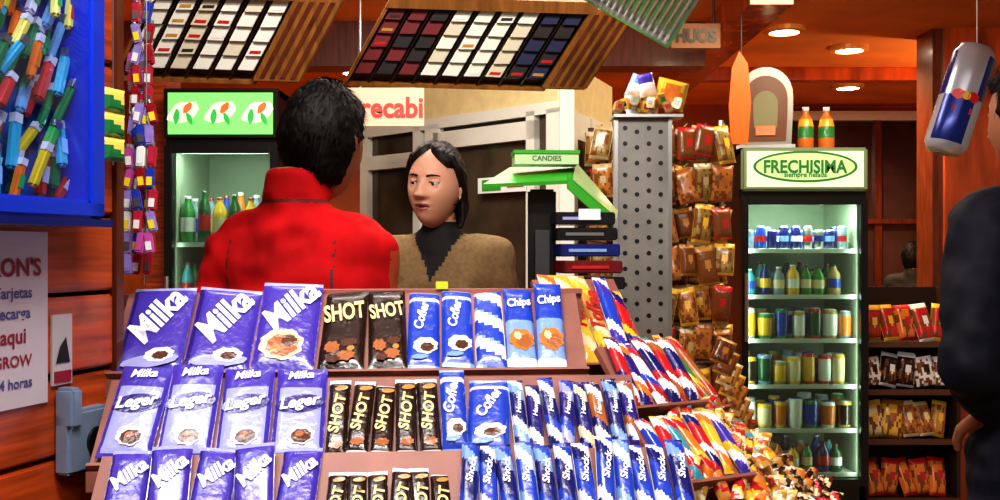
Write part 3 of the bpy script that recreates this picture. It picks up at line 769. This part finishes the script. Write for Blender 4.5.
def hand(parent,M,skin,name,curl=1.0,mir=1):
    B_=Blob()
    B_.hull(((0,-.03,0),(.024,.012,.018)),((0,.01,0),(.03,.015,.016)))
    B_.hull(((0,.01,0),(.03,.015,.016)),((-.024*mir,.075,0),(.013,.013,.012)),((.026*mir,.078,0),(.013,.013,.012)))
    for bx_,L in ((.030,.072),(.0105,.08),(-.0095,.075),(-.028,.058)):
        p=Vector((bx_*mir,.08,0)); ang=0; r=.0088; pts=[(p[:],r)]
        for k,fr_ in enumerate((.45,.3,.25)):
            ang+=[18,32,24][k]*curl; a=math.radians(ang)
            p=p+Vector((bx_*mir*.12*(k==0),math.cos(a),-math.sin(a)))*L*fr_*1.02; r-=.0009; pts.append((p[:],r))
        B_.chain(pts)
    p0=(.024*mir,.02,-.004); p1=(.048*mir,.045,-.014); p2=(.056*mir,.072,-.024); p3=(.054*mir,.092,-.032)
    B_.chain([(p0,.014),(p1,.0115),(p2,.0095),(p3,.008)])
    return B_.done(name,.0035,2,lambda c:0,[skin],parent,M)
def body(parent,M,sc,th,arms,mats,matfn,neckf=0,disp=None,female=False,collar=0.,trap=0.,shz=0.,tw=.075):
    B_=Blob(); w=.92 if female else 1
    w*=sc
    P=((0,0,.96),(.16*sc+th,.115+th,.11)); Wt=((0,0,1.12),(.14*w+th,.10+th,.09)); Ch=((0,.0,1.31),(.165*w+th,.115+th,.11))
    sl=((-.165*w,0.01,1.43+shz),.055+th*.7); sr=((.165*w,.01,1.43+shz),.055+th*.7)
    B_.hull(P,Wt); B_.hull(Wt,Ch); B_.hull(Ch,sl,sr)
    tc=((0,.02,1.45+trap),(tw,.06,.05))
    B_.hull(tc,sl); B_.hull(tc,sr); B_.hull(tc,Ch)
    B_.hull(((0,.015,1.44),.06),((0,-.008+neckf*.5,1.56),.05))
    if collar: B_.hull(((0,.014,1.44),(.088,.08,.04)),((0,.006,1.51+collar),(.066,.07,.012)))
    if female:
        for sx in(-1,1): B_.hull(((sx*.075,-.075,1.29),(.06,.055,.06)),((sx*.06,-.02,1.33),.08))
    for sx,(el,wr) in zip((-1,1),arms):
        z0=1.425+shz
        B_.chain([((sx*.17*w,.01,z0),.058+th*.6),((sx*.17*w+(el[0]-sx*.17*w)*.5,.01+(el[1]-.01)*.5,(z0+el[2])/2),.052+th*.5),(el,.045+th*.4),((tuple((a+b_)/2 for a,b_ in zip(el,wr))),.041+th*.4),(wr,.031+th*.3)])
    for sx in(-1,1):
        B_.chain([((sx*.085,.0,.93),.095*sc+th*.4),((sx*.095,-.005,.72),.082+th*.3),((sx*.1,-.01,.5),.06+th*.3),((sx*.1,.005,.3),.054+th*.3),((sx*.1,.01,.1),.042+th*.2)])
        B_.hull(((sx*.1,.015,.06),(.04,.045,.05)),((sx*.105,-.07,.045),(.042,.05,.04)),((sx*.11,-.15,.03),(.042,.05,.028)))
        B_.hull(((sx*.1,.02,.02),(.04,.05,.02)),((sx*.11,-.15,.018),(.043,.055,.018)))
    return B_.done('body',.0085,4,matfn,mats,parent,M,disp)
def person(name,x,y,yaw,sc):
    e=empty(name); return e,T(x,y,0)@R(yaw)@Matrix.Scale(sc,4)
def wristM(M,el,wr,roll=0):
    el=Vector(el);wr=Vector(wr);d=(wr-el).normalized(); up=Vector((0,0,1)); z=(up-d*up.dot(d))
    if z.length<.1: z=Vector((0,-1,0))-d*Vector((0,-1,0)).dot(d)
    z.normalize(); x=d.cross(z)
    return M@fr(wr+d*.02,x,d,z)@R(roll,'Y')
skin=mat('skin_light',(206,152,126),rough=.55,noise_amt=.05,nscale=8); skin.node_tree.nodes['Principled BSDF'].inputs['Subsurface Weight'].default_value=.08
skin2=mat('skin_tan',(170,110,82),rough=.5); lip=mat('lips',(156,80,74),rough=.45)
hb=mat('hair_black',(13,9,9),rough=.6,noise_amt=.4,nscale=60,spec=.2); hbr=mat('hair_dark_brown',(20,12,10),rough=.55,noise_amt=.4,nscale=60,spec=.25)
shoe=mat('shoe_leather',(24,20,18),rough=.4); jeans=mat('trouser_denim',(34,40,62),rough=.8,noise_amt=.2,nscale=60)
def folds(amp,sx=1):
    return lambda c: amp*(noise.noise(Vector((c.x*7,c.y*7,c.z*11)))+.6*noise.noise(Vector((c.x*16,c.y*16,c.z*24)))+.25*noise.noise(Vector((c.x*34,c.y*34,c.z*20))))*(1 if .2<c.z<1.58 else .1)
# man
e,M=person('man_customer',-.43,2.15,162,1.035)
redj=mat('red_fleece',(180,16,22),rough=.9,noise_amt=.3,nscale=9,bump=.2,spec=.15); redd=mat('dark_red_trim',(104,10,16),rough=.8); stripe=mat('orange_trim',(170,70,34),rough=.7)
Mi=M.inverted()
arms=[((-.20,.05,1.15),(-.17,-.12,1.045)),((.20,.05,1.15),(.16,-.12,1.045))]
def mf(c):
    q=Mi@c
    if q.z>1.585: return 4
    if q.z<.09: return 3
    if q.z<.9 and abs(q.x)<.2: return 2
    if 1.515<q.z<1.523 : return 1
    if q.z<.925 and abs(q.x)<.19: return 1
    if q.y>0 and q.z>1.0 and abs(abs(q.x)-(.12+(1.42-q.z)*.06))<.0025 and q.z<1.44: return 1
    if q.x<-.165 and q.y>-.01 and q.y<.035 and q.z<1.42: return 5
    return 0
body(e,M,.88,.014,arms,[redj,redd,jeans,shoe,skin2,stripe],mf,disp=folds(.015),collar=.07,trap=.035,shz=-.012,tw=.06)
HM=M@T(-.040,-.03,1.645)@R(-6)@R(6,'X')
head(e,HM,skin2,lip,hb,False,1); hair(e,HM@Matrix.Scale(1.02,4),hb,False,3)
hand(e,wristM(M,*arms[0]),skin2,'left_hand_mesh',1.2,1); hand(e,wristM(M,*arms[1]),skin2,'right_hand_mesh',1.2,-1)
# woman
e,M=person('woman_shopkeeper',-.175,2.92,-12,1.015)
sweat=mat('olive_sweater',(134,110,78),rough=.9,noise_amt=.15,nscale=80,bump=.3,spec=.2); inner=mat('black_top',(16,14,16),rough=.8)
Mi2=M.inverted()
arms2=[((-.205,.04,1.14),(-.15,-.11,1.04)),((.205,.04,1.14),(.16,-.11,1.04))]
def mf2(c):
    q=Mi2@c
    if q.z>1.525: return 4
    if q.z<.09: return 3
    if q.z<.93 and abs(q.x)<.18: return 2
    if q.y<.02 and q.z>1.36 and abs(q.x)<(q.z-1.36)*.52: return 1
    if q.z>1.495 and abs(q.x)<.09: return 1
    return 0
body(e,M,1,.008,arms2,[sweat,inner,jeans,shoe,skin],mf2,disp=folds(.008),female=True,collar=-.005)
HM=M@T(.0,-.045,1.628)@R(-10)@R(4,'Y')@R(0,'X')
head(e,HM,skin,lip,hbr,True,2); hair(e,HM,hbr,True,5)
Bh=Blob()
for sx in(-1,1):
    Bh.chain([((sx*.058,-.035,.082),.013),((sx*.078,-.018,.045),.012),((sx*.082,.012,-.005),.012),((sx*.074,.035,-.06),.016),((sx*.035,.075,-.1),.02)])
Bh.chain([((.075,.02,-.04),.014),((.082,.02,-.08),.012),((.078,.01,-.11),.008)])
Bh.hull(((0,.09,-.02),(.05,.03,.05)),((0,.085,-.1),(.035,.028,.04))); Bh.hull(((0,.085,-.1),(.03,.025,.04)),((0.03,.09,-.2),(.018,.018,.03)))
Bh.done('hair_sides',.004,2,lambda c:0,[hbr],e,HM,disp=lambda c:.003*noise.noise(Vector((c.x*90,c.y*90,c.z*14))))
hand(e,wristM(M,*arms2[0]),skin,'left_hand_mesh',1.1,1); hand(e,wristM(M,*arms2[1]),skin,'right_hand_mesh',1.1,-1)
# bystander right
e,M=person('man_in_dark_jacket',1.18,2.1,190,1.065)
navy=mat('navy_jacket',(14,17,30),rough=.7,noise_amt=.25,nscale=6,bump=.2,spec=.25)
Mi3=M.inverted()
arms3=[((-.25,-.02,1.15),(-.12,-.24,1.06)),((.245,.06,1.17),(.175,.02,1.075))]
def mf3(c):
    q=Mi3@c
    if q.z>1.55: return 3
    if q.z<.09: return 2
    if q.z<.86 and abs(q.x)<.2: return 1
    return 0
body(e,M,1,.024,arms3,[navy,mat('grey_trousers',(90,88,90),rough=.8),shoe,skin2],mf3,disp=folds(.014),collar=.03,trap=.03)
HM=M@T(.035,-.03,1.645)@R(10)
head(e,HM,skin2,lip,hb,False,1); hair(e,HM@Matrix.Scale(1.02,4),hb,False,9)
hand(e,wristM(M,*arms3[0]),skin2,'left_hand_mesh',1.2,1); hand(e,wristM(M,(.21,.07,1.12),arms3[1][1]),skin2,'right_hand_mesh',1.3,-1)
# distant shopper
e,M=person('distant_shopper',2.93,7.1,150,.865)
Mi4=M.inverted()
armsd=[((-.22,.02,1.15),(-.20,-.10,.95)),((.22,.02,1.15),(.20,-.10,.95))]
def mf4(c):
    q=Mi4@c
    if q.z>1.55: return 3
    if q.z<.09: return 2
    if q.z<.86 and abs(q.x)<.17: return 1
    return 0
body(e,M,.95,.012,armsd,[mat('black_coat',(18,14,16),rough=.8),jeans,shoe,skin2],mf4,disp=folds(.008),collar=.02,trap=.02)
HM=M@T(0,-.02,1.635)
head(e,HM,skin2,lip,hb,False,1); hair(e,HM@Matrix.Scale(1.03,4),hb,False,4)
hand(e,wristM(M,*armsd[0]),skin2,'left_hand_mesh',1.1,1); hand(e,wristM(M,*armsd[1]),skin2,'right_hand_mesh',1.1,-1)

# ---------------- lights
tubem=mat('fluorescent_tube',(255,250,240),emit=6)
for (x,y) in ((-.3,.5),(.4,.1),(-.1,3.2)):
    b=MB(); b.bb(x-.6,x+.6,y-.08,y+.08,2.70,2.749,white); b.tube((x-.57,y,2.69),(x+.57,y,2.69),.014,tubem); b.build('ceiling_fluorescent_lamp')
area('fluorescent_light',(-.2,.6,2.66),(-.1,1.35,1.2),1.0,.15,29,(1,.98,.93))
area('fluorescent_light',(.5,-.1,2.66),(.2,1.6,1.3),1.2,.2,12,(1,.94,.86))
area('fluorescent_light',(-.1,3.2,2.66),(-.1,3.0,0),1.1,.2,18,(1,.92,.82))
area('fluorescent_light',(-.4,3.1,2.62),(-.2,4.8,1.5),1.1,.2,15,(1,.92,.80))  # extra area light added to brighten the booth, without its own tube
area('canopy_light',(-.2,1.75,2.40),(-.22,2.8,1.55),.8,.1,12,(1,.93,.86))  # area light added under the canopy to brighten the woman's face
area('ceiling_panel_light',(1.6,4.2,2.70),(1.5,4.8,0),1.0,.5,28,(1,.80,.55))  # warm area light added to brighten the back room, no panel modelled
w=bpy.data.worlds.new('World'); S.world=w; w.use_nodes=True
w.node_tree.nodes['Background'].inputs[0].default_value=(1,.78,.6,1); w.node_tree.nodes['Background'].inputs[1].default_value=.20
cam=bpy.data.cameras.new('Camera'); cam.lens=36; cam.sensor_width=36; cam.clip_start=.02
co=bpy.data.objects.new('Camera',cam); C.objects.link(co); co.location=(0,0,1.47); co.rotation_euler=(math.radians(90),0,0); S.camera=co
S.view_settings.view_transform='Standard'; S.view_settings.exposure=.12
try: S.view_settings.look='Medium High Contrast'
except Exception: pass
